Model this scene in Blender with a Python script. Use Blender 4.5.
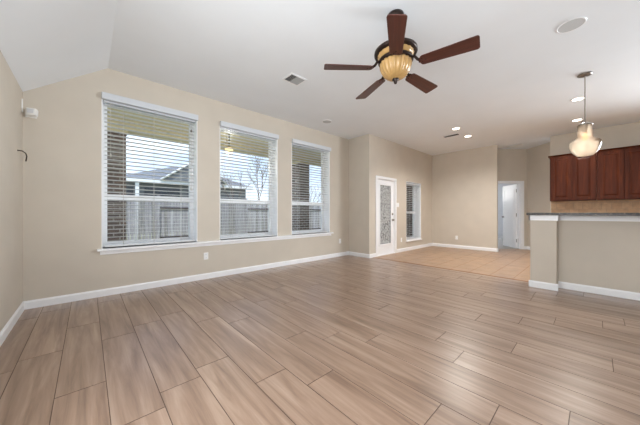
import bpy, bmesh, math, random
from mathutils import Vector, Matrix
random.seed(7)
S = bpy.context.scene
COL = S.collection
for o in list(bpy.data.objects):
    bpy.data.objects.remove(o)

# ------------------------------------------------------------------ camera
EYE = 1.11
YAW = math.radians(47.5)
cam = bpy.data.cameras.new('camera')
cam.sensor_width = 36.0
cam.lens = 253.5 / 640 * 36.0
cam.shift_y = 0.5 / 640
cam.clip_start = 0.05
cam.clip_end = 300
co = bpy.data.objects.new('camera', cam)
co.location = (0, 0, EYE)
co.rotation_euler = (math.pi / 2, 0, YAW - math.pi / 2)
COL.objects.link(co)
S.camera = co

# ------------------------------------------------------------------ view, world, lights
S.view_settings.view_transform = 'Standard'
S.view_settings.look = 'None'
S.view_settings.gamma = 1.0
S.view_settings.use_curve_mapping = False
S.view_settings.exposure = 0.17
S.cycles.max_bounces = 10
S.cycles.diffuse_bounces = 6
S.cycles.transparent_max_bounces = 24
S.cycles.use_denoising = True
S.cycles.caustics_reflective = False
S.cycles.caustics_refractive = False


def lin(c):
    return tuple((v / 255 / 12.92 if v / 255 <= 0.04045 else ((v / 255 + 0.055) / 1.055) ** 2.4) for v in c) + (1.0,)


W = bpy.data.worlds.new('sky')
S.world = W
W.use_nodes = True
nt = W.node_tree
nt.nodes.clear()
wo = nt.nodes.new('ShaderNodeOutputWorld')
bg = nt.nodes.new('ShaderNodeBackground')
tc = nt.nodes.new('ShaderNodeTexCoord')
sep = nt.nodes.new('ShaderNodeSeparateXYZ')
rmp = nt.nodes.new('ShaderNodeValToRGB')
rmp.color_ramp.elements[0].position = 0.0
rmp.color_ramp.elements[0].color = lin((184, 196, 208))
rmp.color_ramp.elements[1].position = 0.55
rmp.color_ramp.elements[1].color = lin((116, 156, 214))
nz = nt.nodes.new('ShaderNodeTexNoise')
nz.inputs['Scale'].default_value = 2.6
nz.inputs['Detail'].default_value = 6
nz.inputs['Roughness'].default_value = 0.6
mp = nt.nodes.new('ShaderNodeMapping')
mp.inputs['Scale'].default_value = (1, 1, 3.0)
cr = nt.nodes.new('ShaderNodeValToRGB')
cr.color_ramp.elements[0].position = 0.46
cr.color_ramp.elements[1].position = 0.62
mx = nt.nodes.new('ShaderNodeMixRGB')
mx.inputs['Color2'].default_value = lin((204, 212, 222))
L = nt.links.new
L(tc.outputs['Generated'], sep.inputs[0])
L(sep.outputs['Z'], rmp.inputs['Fac'])
L(tc.outputs['Generated'], mp.inputs['Vector'])
L(mp.outputs[0], nz.inputs['Vector'])
L(nz.outputs['Fac'], cr.inputs['Fac'])
L(cr.outputs['Color'], mx.inputs['Fac'])
L(rmp.outputs['Color'], mx.inputs['Color1'])
L(mx.outputs[0], bg.inputs['Color'])
bg.inputs['Strength'].default_value = 2.2
L(bg.outputs[0], wo.inputs['Surface'])


def light(name, kind, loc, direction, energy, color=(1, 1, 1), **kw):
    d = bpy.data.lights.new(name, kind)
    d.energy = energy
    d.color = color
    for k, v in kw.items():
        setattr(d, k, v)
    o = bpy.data.objects.new(name, d)
    o.location = loc
    o.rotation_euler = Vector(direction).to_track_quat('-Z', 'Y').to_euler()
    COL.objects.link(o)
    return o


light('sun', 'SUN', (0, 0, 20), (0.3, 0.5, -0.9), 2.6, (1.0, 0.96, 0.9), angle=0.02)
# unseen area fills added to brighten the room, from behind, kitchen side and left
light('fill_south', 'AREA', (3.0, -5.85, 1.45), (-.1, 1, 0.0), 30, (0.88, 0.95, 1.0), shape='RECTANGLE', size=6.0, size_y=2.4)
light('fill_kitchen', 'AREA', (8.2, -2.9, 1.75), (-1, .5, 0.0), 165, (0.88, 0.95, 1.0), shape='RECTANGLE', size=2.6, size_y=1.8, spread=math.radians(100))
light('fill_west', 'AREA', (-.48, .5, 1.4), (1, .0, 0.0), 84, (0.9, 0.96, 1.0), shape='RECTANGLE', size=2.4, size_y=2.2)
# added fill beside the camera, aimed up to lift the ceiling
light('ceiling_fill', 'AREA', (-.2, -.1, 1.35), (.2, 0.6, 1), 32, (0.88, 0.95, 1.0), shape='RECTANGLE', size=.6, size_y=.6)

# ------------------------------------------------------------------ helpers


def mat(name, color, rough=0.6, metal=0.0, spec=0.5, noise=0.0, nscale=20.0, bump=0.0, bscale=200.0):
    m = bpy.data.materials.new(name)
    m.use_nodes = True
    n = m.node_tree
    b = n.nodes['Principled BSDF']
    b.inputs['Base Color'].default_value = lin(color)
    b.inputs['Roughness'].default_value = rough
    b.inputs['Metallic'].default_value = metal
    b.inputs['Specular IOR Level'].default_value = spec
    t = n.nodes.new('ShaderNodeTexCoord')
    if noise:
        x = n.nodes.new('ShaderNodeTexNoise')
        x.inputs['Scale'].default_value = nscale
        x.inputs['Detail'].default_value = 5
        r = n.nodes.new('ShaderNodeValToRGB')
        r.color_ramp.elements[0].position = 0.3
        r.color_ramp.elements[1].position = 0.7
        c0 = lin(tuple(max(0, v * (1 - noise)) for v in color))
        c1 = lin(tuple(min(255, v * (1 + noise)) for v in color))
        r.color_ramp.elements[0].color = c0
        r.color_ramp.elements[1].color = c1
        n.links.new(t.outputs['Object'], x.inputs['Vector'])
        n.links.new(x.outputs['Fac'], r.inputs['Fac'])
        n.links.new(r.outputs['Color'], b.inputs['Base Color'])
    if bump:
        x2 = n.nodes.new('ShaderNodeTexNoise')
        x2.inputs['Scale'].default_value = bscale
        bp = n.nodes.new('ShaderNodeBump')
        bp.inputs['Strength'].default_value = bump
        bp.inputs['Distance'].default_value = 0.002
        n.links.new(t.outputs['Object'], x2.inputs['Vector'])
        n.links.new(x2.outputs['Fac'], bp.inputs['Height'])
        n.links.new(bp.outputs['Normal'], b.inputs['Normal'])
    return m


def emit(name, color, strength):
    m = bpy.data.materials.new(name)
    m.use_nodes = True
    b = m.node_tree.nodes['Principled BSDF']
    b.inputs['Base Color'].default_value = lin(color)
    b.inputs['Emission Color'].default_value = lin(color)
    b.inputs['Emission Strength'].default_value = strength
    return m


def glass_mat(name, tint, gloss=0.06, rough=0.02):
    m = bpy.data.materials.new(name)
    m.use_nodes = True
    n = m.node_tree
    n.nodes.clear()
    o = n.nodes.new('ShaderNodeOutputMaterial')
    a = n.nodes.new('ShaderNodeBsdfTransparent')
    a.inputs['Color'].default_value = tint + (1,)
    g = n.nodes.new('ShaderNodeBsdfGlossy')
    g.inputs['Roughness'].default_value = rough
    x = n.nodes.new('ShaderNodeMixShader')
    x.inputs['Fac'].default_value = gloss
    n.links.new(a.outputs[0], x.inputs[1])
    n.links.new(g.outputs[0], x.inputs[2])
    n.links.new(x.outputs[0], o.inputs['Surface'])
    return m


class MB:
    """collects shapes into one mesh"""

    def __init__(self):
        self.bm = bmesh.new()

    def face(self, pts, mi=0, smooth=False):
        f = self.bm.faces.new([self.bm.verts.new(p) for p in pts])
        f.material_index = mi
        f.smooth = smooth
        return f

    def box(self, x0, x1, y0, y1, z0, z1, M=None, bevel=0.0, mi=0):
        if x0 > x1: x0, x1 = x1, x0
        if y0 > y1: y0, y1 = y1, y0
        if z0 > z1: z0, z1 = z1, z0
        r = bmesh.ops.create_cube(self.bm, size=1.0)
        vs = r['verts']
        for v in vs:
            v.co = Vector((x0 + (v.co.x + .5) * (x1 - x0), y0 + (v.co.y + .5) * (y1 - y0), z0 + (v.co.z + .5) * (z1 - z0)))
        fs = set(f for v in vs for f in v.link_faces)
        for f in fs:
            f.material_index = mi
        if bevel:
            es = list(set(e for v in vs for e in v.link_edges))
            br = bmesh.ops.bevel(self.bm, geom=es, offset=bevel, segments=2, profile=0.6, affect='EDGES')
            vs = list(set(v for f in br['faces'] for v in f.verts) | set(v for v in vs if v.is_valid))
            for f in br['faces']:
                f.material_index = mi
        if M is not None:
            bmesh.ops.transform(self.bm, matrix=M, verts=[v for v in vs if v.is_valid])
        return self

    def prism(self, poly, axis, a, b, mi=0):
        """extrude a 2-D polygon along an axis ('x','y','z') between a and b"""
        def P(u, v, w):
            return {'x': (w, u, v), 'y': (u, w, v), 'z': (u, v, w)}[axis]
        A = [self.bm.verts.new(P(u, v, a)) for u, v in poly]
        B = [self.bm.verts.new(P(u, v, b)) for u, v in poly]
        k = len(poly)
        fs = [self.bm.faces.new(A), self.bm.faces.new(B[::-1])]
        for i in range(k):
            fs.append(self.bm.faces.new((A[i], B[i], B[(i + 1) % k], A[(i + 1) % k])))
        for f in fs:
            f.material_index = mi
        bmesh.ops.recalc_face_normals(self.bm, faces=fs)
        return self

    def lathe(self, prof, center=(0, 0, 0), n=32, M=None, ribs=0, ribamp=0.0, mi=0, close=False):
        rings = []
        new = []
        for r, z in prof:
            ring = []
            if r < 1e-6:
                v = self.bm.verts.new((center[0], center[1], center[2] + z))
                ring = [v] * n
                new.append(v)
            else:
                for i in range(n):
                    a = 2 * math.pi * i / n
                    rr = r * (1 + (ribamp * (abs(math.sin(a * ribs / 2)) - .5) if ribs else 0))
                    v = self.bm.verts.new((center[0] + rr * math.cos(a), center[1] + rr * math.sin(a), center[2] + z))
                    ring.append(v)
                    new.append(v)
            rings.append(ring)
        fs = []
        for A, B in zip(rings, rings[1:]):
            for i in range(n):
                j = (i + 1) % n
                q = []
                for v in (A[i], A[j], B[j], B[i]):
                    if v not in q:
                        q.append(v)
                if len(q) > 2:
                    f = self.bm.faces.new(q)
                    f.smooth = True
                    f.material_index = mi
                    fs.append(f)
        bmesh.ops.recalc_face_normals(self.bm, faces=fs)
        if M is not None:
            bmesh.ops.transform(self.bm, matrix=M, verts=new)
        return self

    def tube(self, pts, r, n=8, r2=None):
        pts = [Vector(p) for p in pts]
        rings = []
        k = len(pts)
        for i, p in enumerate(pts):
            t = (pts[min(i + 1, k - 1)] - pts[max(i - 1, 0)]).normalized()
            u = t.orthogonal().normalized() if i == 0 else (rings_u - t * rings_u.dot(t)).normalized()
            rings_u = u
            w = t.cross(u)
            rad = r if r2 is None else r + (r2 - r) * i / (k - 1)
            rings.append([self.bm.verts.new(p + (u * math.cos(2 * math.pi * j / n) + w * math.sin(2 * math.pi * j / n)) * rad) for j in range(n)])
        for A, B in zip(rings, rings[1:]):
            for j in range(n):
                f = self.bm.faces.new((A[j], A[(j + 1) % n], B[(j + 1) % n], B[j]))
                f.smooth = True
        self.bm.faces.new(rings[0][::-1])
        self.bm.faces.new(rings[-1])
        return self

    def build(self, name, m, parent=None, loc=None):
        me = bpy.data.meshes.new(name)
        self.bm.to_mesh(me)
        self.bm.free()
        for k in (m if isinstance(m, (list, tuple)) else [m]):
            me.materials.append(k)
        o = bpy.data.objects.new(name, me)
        COL.objects.link(o)
        if parent is not None:
            o.parent = parent
        if loc is not None:
            o.location = loc
        return o


def tag(o, label, cat, group=None, kind=None):
    o['label'] = label
    o['category'] = cat
    if group:
        o['group'] = group
    if kind:
        o['kind'] = kind
    return o


def thing(name, label, cat, loc=(0, 0, 0), rz=0.0, group=None):
    o = bpy.data.objects.new(name, None)
    o.empty_display_size = 0.1
    o.location = loc
    o.rotation_euler = (0, 0, rz)
    COL.objects.link(o)
    return tag(o, label, cat, group)


def struct(o, label=None, cat=None):
    o['kind'] = 'structure'
    if label:
        o['label'] = label
        o['category'] = cat
    return o


def wall_mesh(mb, p0, p1, z0, z1, thick, holes=(), mi=0):
    """wall from p0 to p1; thickness goes to the LEFT of p0->p1 direction"""
    p0 = Vector((p0[0], p0[1], 0))
    p1 = Vector((p1[0], p1[1], 0))
    d = (p1 - p0)
    Ln = d.length
    d.normalize()
    nrm = Vector((-d.y, d.x, 0))
    us = sorted(set([0, Ln] + [h[0] for h in holes] + [h[1] for h in holes]))
    vs = sorted(set([z0, z1] + [h[2] for h in holes] + [h[3] for h in holes]))
    us = [u for u in us if 0 <= u <= Ln]
    vs = [v for v in vs if z0 <= v <= z1]

    def P(u, v, t):
        return p0 + d * u + nrm * t + Vector((0, 0, v))

    def solid(i, j):
        if i < 0 or j < 0 or i >= len(us) - 1 or j >= len(vs) - 1:
            return False
        uc, vc = (us[i] + us[i + 1]) / 2, (vs[j] + vs[j + 1]) / 2
        return not any(h[0] < uc < h[1] and h[2] < vc < h[3] for h in holes)
    for i in range(len(us) - 1):
        for j in range(len(vs) - 1):
            if not solid(i, j):
                continue
            a, b, c, e = us[i], us[i + 1], vs[j], vs[j + 1]
            mb.face([P(a, c, 0), P(b, c, 0), P(b, e, 0), P(a, e, 0)], mi)
            mb.face([P(b, c, thick), P(a, c, thick), P(a, e, thick), P(b, e, thick)], mi)
            if not solid(i - 1, j):
                mb.face([P(a, c, thick), P(a, c, 0), P(a, e, 0), P(a, e, thick)], mi)
            if not solid(i + 1, j):
                mb.face([P(b, c, 0), P(b, c, thick), P(b, e, thick), P(b, e, 0)], mi)
            if not solid(i, j - 1):
                mb.face([P(a, c, thick), P(b, c, thick), P(b, c, 0), P(a, c, 0)], mi)
            if not solid(i, j + 1):
                mb.face([P(a, e, 0), P(b, e, 0), P(b, e, thick), P(a, e, thick)], mi)
    bmesh.ops.remove_doubles(mb.bm, verts=mb.bm.verts[:], dist=1e-5)
    bmesh.ops.recalc_face_normals(mb.bm, faces=mb.bm.faces[:])
    return mb


# ------------------------------------------------------------------ materials
M_wall = mat('beige_wall_paint', (205, 196, 183), 0.75, spec=0.25, noise=0.012, nscale=3, bump=0.12, bscale=90)
M_ceil = mat('white_ceiling_paint', (236, 240, 244), 0.8, spec=0.2, noise=0.006, nscale=2, bump=0.06, bscale=120)
M_trim = mat('white_trim_paint', (242, 243, 245), 0.35)
M_vinyl = mat('white_vinyl', (245, 246, 248), 0.35)
M_valance = mat('pale_grey_valance', (208, 212, 218), 0.4)
M_slat = mat('white_blind_slat', (226, 227, 228), 0.4)
M_glass = glass_mat('window_glass', (0.97, 0.985, 0.98), 0.01, 0.3)
M_bronze = mat('oil_rubbed_bronze', (50, 38, 33), 0.38, metal=0.6)
M_nickel = mat('brushed_nickel', (150, 144, 138), 0.3, metal=0.9)
M_amber = mat('amber_ribbed_glass', (180, 143, 90), 0.3)
M_cord = mat('blind_cord', (215, 212, 205), 0.8)
M_dark = mat('dark_cable', (70, 60, 52), 0.6)
M_plate = mat('white_plastic_plate', (238, 238, 236), 0.4)
M_ventdark = mat('vent_shadow_gap', (96, 96, 96), 0.8)
M_speaker = mat('grey_speaker_grille', (196, 197, 198), 0.8, noise=0.05, nscale=400)
M_granite_base = None


def wood_mat(name, c0, c1, c2, axis='y', rough=0.4, scale=1.0, attr=None, spec=0.5, vary=0.0):
    m = bpy.data.materials.new(name)
    m.use_nodes = True
    n = m.node_tree
    b = n.nodes['Principled BSDF']
    t = n.nodes.new('ShaderNodeTexCoord')
    p = n.nodes.new('ShaderNodeMapping')
    sc = {'x': (0.6, 9, 9), 'y': (9, 0.6, 9), 'z': (9, 9, 0.6)}[axis]
    p.inputs['Scale'].default_value = tuple(s * scale for s in sc)
    n.links.new(t.outputs['Object'], p.inputs['Vector'])
    src = p.outputs[0]
    at = None
    if attr:
        at = n.nodes.new('ShaderNodeAttribute')
        at.attribute_name = attr
        sm = n.nodes.new('ShaderNodeVectorMath')
        sm.operation = 'MULTIPLY_ADD'
        sm.inputs[1].default_value = (37.0, 53.0, 29.0)
        n.links.new(at.outputs['Color'], sm.inputs[0])
        n.links.new(src, sm.inputs[2])
        src = sm.outputs[0]
    x = n.nodes.new('ShaderNodeTexNoise')
    x.inputs['Scale'].default_value = 1.6
    x.inputs['Detail'].default_value = 7
    x.inputs['Roughness'].default_value = 0.62
    x.inputs['Distortion'].default_value = 0.6
    n.links.new(src, x.inputs['Vector'])
    r = n.nodes.new('ShaderNodeValToRGB')
    e = r.color_ramp.elements
    e[0].position = 0.28
    e[0].color = lin(c0)
    e[1].position = 0.74
    e[1].color = lin(c2)
    k = e.new(0.5)
    k.color = lin(c1)
    n.links.new(x.outputs['Fac'], r.inputs['Fac'])
    out = r.outputs['Color']
    if attr and vary:
        hs = n.nodes.new('ShaderNodeHueSaturation')
        ma = n.nodes.new('ShaderNodeMath')
        ma.operation = 'MULTIPLY_ADD'
        ma.inputs[1].default_value = vary * 2
        ma.inputs[2].default_value = 1 - vary
        n.links.new(at.outputs['Fac'], ma.inputs[0])
        n.links.new(ma.outputs[0], hs.inputs['Value'])
        n.links.new(out, hs.inputs['Color'])
        out = hs.outputs['Color']
    n.links.new(out, b.inputs['Base Color'])
    b.inputs['Roughness'].default_value = rough
    b.inputs['Specular IOR Level'].default_value = spec
    return m


M_plank = wood_mat('wood_look_plank', (110, 85, 68), (149, 122, 103), (180, 155, 136), 'y', 0.33, 1.0, 'plank', 0.9, 0.07)
_b = M_plank.node_tree.nodes['Principled BSDF']
_b.inputs['Coat Weight'].default_value = 0.35
_b.inputs['Coat Roughness'].default_value = 0.27
M_grout = mat('plank_joint_grout', (98, 82, 72), 0.9)
M_tile = mat('tan_floor_tile', (164, 134, 108), 0.35, noise=0.07, nscale=4)
M_tilegrout = mat('tile_grout', (150, 112, 84), 0.9)
M_cherry = wood_mat('cherry_cabinet_wood', (52, 20, 7), (70, 29, 11), (96, 46, 20), 'z', 0.42, 1.5, None, 0.15)
M_blade = wood_mat('mahogany_blade', (58, 28, 21), (74, 36, 27), (90, 46, 35), 'x', 0.38, 2.0)


def brick_mat(name, c1, c2, mortar, scale=1.0, bw=0.2, rh=0.075, ms=0.012, rough=0.9, planar='xz'):
    m = bpy.data.materials.new(name)
    m.use_nodes = True
    n = m.node_tree
    b = n.nodes['Principled BSDF']
    t = n.nodes.new('ShaderNodeTexCoord')
    s = n.nodes.new('ShaderNodeSeparateXYZ')
    c = n.nodes.new('ShaderNodeCombineXYZ')
    n.links.new(t.outputs['Object'], s.inputs[0])
    if planar == 'xz':
        a = n.nodes.new('ShaderNodeMath')
        a.operation = 'ADD'
        n.links.new(s.outputs['X'], a.inputs[0])
        n.links.new(s.outputs['Y'], a.inputs[1])
        n.links.new(a.outputs[0], c.inputs['X'])
    else:
        n.links.new(s.outputs['Y'], c.inputs['X'])
    n.links.new(s.outputs['Z'], c.inputs['Y'])
    br = n.nodes.new('ShaderNodeTexBrick')
    br.inputs['Color1'].default_value = lin(c1)
    br.inputs['Color2'].default_value = lin(c2)
    br.inputs['Mortar'].default_value = lin(mortar)
    br.inputs['Scale'].default_value = scale
    br.inputs['Brick Width'].default_value = bw
    br.inputs['Row Height'].default_value = rh
    br.inputs['Mortar Size'].default_value = ms
    n.links.new(c.outputs[0], br.inputs['Vector'])
    nz = n.nodes.new('ShaderNodeTexNoise')
    nz.inputs['Scale'].default_value = 14
    n.links.new(t.outputs['Object'], nz.inputs['Vector'])
    mx = n.nodes.new('ShaderNodeMixRGB')
    mx.blend_type = 'OVERLAY'
    mx.inputs['Fac'].default_value = 0.35
    n.links.new(br.outputs['Color'], mx.inputs['Color1'])
    n.links.new(nz.outputs['Fac'], mx.inputs['Color2'])
    n.links.new(mx.outputs[0], b.inputs['Base Color'])
    b.inputs['Roughness'].default_value = rough
    return m


M_brick = brick_mat('porch_brick', (114, 94, 84), (92, 79, 72), (150, 142, 134))
M_backsplash = brick_mat('travertine_backsplash', (180, 150, 118), (164, 132, 100), (156, 130, 104), bw=0.15, rh=0.15, ms=0.006, rough=0.5, planar='yz')
M_fence = wood_mat('weathered_fence_board', (124, 120, 122), (158, 153, 155), (190, 186, 188), 'z', 0.9, 1.6)
M_fence_light = wood_mat('bleached_fence_board', (142, 138, 140), (176, 172, 174), (204, 200, 202), 'z', 0.9, 1.6)
M_fence_dark = wood_mat('stained_fence_board', (108, 103, 102), (142, 137, 135), (176, 171, 168), 'z', 0.9, 1.6)
M_fencerail = mat('fence_rail_wood', (70, 62, 60), 0.9, noise=0.1, nscale=8)
M_porch = mat('porch_beige_paint', (222, 209, 172), 0.8, noise=0.03, nscale=6)
M_concrete = mat('patio_concrete', (188, 184, 178), 0.9, noise=0.05, nscale=5)
M_lawn = mat('dormant_lawn', (150, 150, 104), 0.95, noise=0.2, nscale=12)
M_siding = mat('grey_house_siding', (120, 122, 126), 0.8, noise=0.03, nscale=5)
M_shingle = mat('grey_roof_shingle', (128, 128, 130), 0.9, noise=0.12, nscale=14)
M_housewin = mat('dark_house_window', (62, 66, 74), 0.2)
M_bark = mat('grey_bark', (112, 98, 90), 0.95, noise=0.15, nscale=10)

# ------------------------------------------------------------------ dimensions
H = 3.06
XL = -0.55
YN = 4.45           # window wall
XJ = 5.11           # jog
YD = 3.78           # door wall
XF = 8.63           # far wall
YB = -6.0           # wall behind the camera
FWD = Vector((math.cos(YAW), math.sin(YAW), 0))
RGT = Vector((math.sin(YAW), -math.cos(YAW), 0))


def DL(d, l, z=0.0):
    return FWD * d + RGT * l + Vector((0, 0, z))


# ------------------------------------------------------------------ floors
def plank_floor():
    mb = MB()
    bm = mb.bm
    ca = bm.loops.layers.float_color.new('plank')
    X1 = 5.25
    wd, ln, gap = 0.238, 1.24, 0.0021
    known = {-2: 2.92, -1: 2.19, 0: 2.91, 1: 1.82, 2: 1.93, 3: 1.50, 4: 1.26, 5: 1.85, 6: 0.38, 7: 0.10, 8: 0.72,
             9: 0.95, 10: 0.46, 11: 1.16, 12: 0.85, 13: 0.53, 14: 0.29, 15: -0.04, 16: -0.19}
    rnd = random.Random(3)
    mb.face([(XL - .05, YB - .05, -.003), (X1, YB - .05, -.003), (X1, YN + .05, -.003), (XL - .05, YN + .05, -.003)], 1)
    for k in range(-4, 24):
        xa = max(XL - .05, 0.09 + wd * k + gap)
        xb = min(X1, 0.09 + wd * (k + 1) - gap)
        if xb - xa < 0.01:
            continue
        off = known.get(k, rnd.uniform(0, ln))
        j0 = math.floor((YB - off) / ln) - 1
        for j in range(j0, j0 + 12):
            ya = max(YB - .05, off + j * ln + gap)
            yb = min(YN + .05, off + (j + 1) * ln - gap)
            if yb - ya < 0.01:
                continue
            c = (rnd.random(), rnd.random(), rnd.random(), 1)
            fs = [mb.face([(xa, ya, 0), (xb, ya, 0), (xb, yb, 0), (xa, yb, 0)]),
                  mb.face([(xa, ya, -.003), (xb, ya, -.003), (xb, ya, 0), (xa, ya, 0)], 1),
                  mb.face([(xb, yb, -.003), (xa, yb, -.003), (xa, yb, 0), (xb, yb, 0)], 1),
                  mb.face([(xa, yb, -.003), (xa, ya, -.003), (xa, ya, 0), (xa, yb, 0)], 1),
                  mb.face([(xb, ya, -.003), (xb, yb, -.003), (xb, yb, 0), (xb, ya, 0)], 1)]
            for f in fs:
                for lp in f.loops:
                    lp[ca] = c
    return mb.build('floor', [M_plank, M_grout])


struct(plank_floor(), 'wood-look plank floor running across the empty living room', 'floor')


def tile_floor():
    mb = MB()
    X0, X1, Y0, Y1 = 5.254, 10.4, YB - .05, YD + .05
    t, g = 0.335, 0.003
    mb.face([(X0, Y0, -.003), (X1, Y0, -.003), (X1, Y1, -.003), (X0, Y1, -.003)], 1)
    i = 0
    x = X0
    while x < X1:
        y = Y0 + (1.29 - Y0) % t - t
        while y < Y1:
            a, b, c, d = x + g, min(x + t, X1) - g, max(y, Y0) + g, min(y + t, Y1) - g
            if b > a and d > c:
                mb.face([(a, c, 0), (b, c, 0), (b, d, 0), (a, d, 0)])
            y += t
        x += t
    return mb.build('floor_dining', [M_tile, M_tilegrout])


struct(tile_floor(), 'tan square tile floor of the dining area and kitchen', 'floor')
struct(MB().box(5.236, 5.268, 0.69, YD, 0.0, 0.004).build('trim_1', M_tilegrout), 'thin threshold strip between planks and tan tile', 'threshold')

# ------------------------------------------------------------------ ceiling
cb = MB()
cb.prism([(XL - .2, 2.5 - .2 * .727), (XL, 2.5), (0.20, H), (10.6, H), (10.6, H + .15), (0.14, H + .15), (XL - .2, 2.65 - .145)], 'y', YB - .2, YN + .2)
struct(cb.build('ceiling', M_ceil), 'white ceiling, sloped along the left wall', 'ceiling')

# ------------------------------------------------------------------ walls
WINS = [(0.135, 1.335), (1.70, 2.89), (3.245, 4.405)]
WZ0, WZ1 = 0.635, 2.68
DX0, DX1, DZ = 5.43, 6.285, 2.0
W4 = (6.90, 7.82, 0.29, 2.045)

mb = MB()
wall_mesh(mb, (XL - .2, YN), (XJ + .26, YN), 0, H + .1, 0.26, [(a - XL + .2, b - XL + .2, WZ0, WZ1) for a, b in WINS])
struct(mb.build('wall_north', M_wall), 'beige wall with the three big windows', 'wall')
mb = MB()
wall_mesh(mb, (XJ, YN), (XJ, YD), 0, H + .1, 0.26)
struct(mb.build('wall_return', M_wall), 'narrow beige return wall between windows and patio door', 'wall')
mb = MB()
XS = XJ + .26
wall_mesh(mb, (XS, YD), (XF + .12, YD), 0, H + .1, 0.26, [(DX0 - XS, DX1 - XS, 0, DZ), (W4[0] - XS, W4[1] - XS, W4[2], W4[3])])
struct(mb.build('wall_patio', M_wall), 'beige wall with the patio door and the narrow window', 'wall')
mb = MB()
wall_mesh(mb, (XF, YD), (XF, 1.93), 0, H + .1, 0.12)
struct(mb.build('wall_east', M_wall), 'blank beige wall at the far end of the dining area', 'wall')
mb = MB()
wall_mesh(mb, (XL, YB), (XL, YN), 0, 2.75, 0.2)
struct(mb.build('wall_west', M_wall), 'beige wall at the left edge', 'wall')
mb = MB()
wall_mesh(mb, (9.8, YB), (XL - .2, YB), 0, H + .1, 0.2)
struct(mb.build('wall_south', M_wall), 'beige wall behind the camera', 'wall')
mb = MB()
wall_mesh(mb, (8.68, 0.80), (8.68, YB), 0, H + .1, 0.12)
struct(mb.build('wall_kitchen', M_wall), 'beige kitchen wall carrying the cherry cabinets', 'wall')

# angled hall beyond the far wall
dD = 7.75
l0, l1 = 6.335, 4.85      # corner and left end of the diagonal wall
dl0, dl1 = 6.17, 5.41      # door opening, right to left
mb = MB()
A, B = DL(dD, l1), DL(dD, l0 + .12)
wall_mesh(mb, A, B, 0, H + .1, 0.12, [(dl1 - l1, dl0 - l1, 0, 2.03)])
struct(mb.build('wall_hall', M_wall), 'angled beige hall wall with the open white door', 'wall')
mb = MB()
wall_mesh(mb, DL(dD, l0), DL(6.75, l0), 0, H + .1, 0.12)
struct(mb.build('wall_hall_side', M_wall), 'angled beige wall beside the kitchen cabinets', 'wall')

# half wall of the breakfast bar
hb = MB()
hb.box(5.17, 5.29, YB, 0.68, 0, 1.054)
hb.box(4.94, 5.17, 0.386, 0.68, 0, 1.054, bevel=0.006)
struct(hb.build('wall_bar', M_wall), 'beige half wall and end pillar under the bar counter', 'wall')

# room beyond the open door
M_room = mat('white_room_paint', (232, 234, 238), 0.8)
M_carpet = mat('grey_carpet', (176, 174, 172), 0.95, noise=0.06, nscale=60)
rb = MB()
d1, la, lb = 11.0, 5.25, 8.6
for (p, q) in (((dD + .12, la), (d1, la)), ((d1, la), (d1, lb)), ((d1, lb), (dD + .12, lb))):
    wall_mesh(rb, DL(*p), DL(*q), 0, 2.6, 0.1)
struct(rb.build('wall_bedroom', M_room), 'white walls of the room beyond the open door', 'wall')
mb = MB()
mb.face([DL(dD + .06, la, .006), DL(dD + .06, lb, .006), DL(d1 + .1, lb, .006), DL(d1 + .1, la, .006)])
struct(mb.build('floor_bedroom', M_carpet), 'grey floor of the room beyond the open door', 'floor')
mb = MB()
mb.face([DL(dD + .12, la - .1, 2.6), DL(d1 + .1, la - .1, 2.6), DL(d1 + .1, lb + .1, 2.6), DL(dD + .12, lb + .1, 2.6)])
struct(mb.build('ceiling_bedroom', M_ceil), 'white ceiling of the room beyond the open door', 'ceiling')
mb = MB()
wall_mesh(mb, DL(d1 - .015, la), DL(d1 - .015, lb), 0.006, 0.11, 0.015)
struct(mb.build('baseboard_bedroom', M_trim), 'white baseboard in the room beyond the open door', 'baseboard')
light('bedroom_fill', 'POINT', DL(10.6, 5.55, 1.9), (0, 0, -1), 30, (1, 0.96, 0.9), shadow_soft_size=0.15)  # unseen point light added to brighten the room beyond the door

# ------------------------------------------------------------------ baseboards


def baseboard(name, segs, label, h=0.095, t=0.016):
    mb = MB()
    for p, q in segs:
        p = Vector((p[0], p[1], 0))
        q = Vector((q[0], q[1], 0))
        d = (q - p)
        Ln = d.length
        d.normalize()
        nrm = Vector((d.y, -d.x, 0))     # room side is on the right of p->q
        R = Matrix((d.to_4d(), nrm.to_4d(), (0, 0, 1, 0), (0, 0, 0, 1))).transposed()
        R = Matrix.Translation(p) @ Matrix(((d.x, nrm.x, 0, 0), (d.y, nrm.y, 0, 0), (0, 0, 1, 0), (0, 0, 0, 1)))
        vs0 = len(mb.bm.verts)
        pr = [(0, 0), (t, 0), (t, h - .02), (t * .55, h - .008), (t * .3, h), (0, h)]
        old = set(mb.bm.verts)
        mb.prism(pr, 'x', 0, Ln)
        new = [v for v in mb.bm.verts if v not in old]
        bmesh.ops.transform(mb.bm, matrix=R, verts=new)
    bmesh.ops.recalc_face_normals(mb.bm, faces=mb.bm.faces[:])
    return struct(mb.build(name, M_trim), label, 'baseboard')


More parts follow.
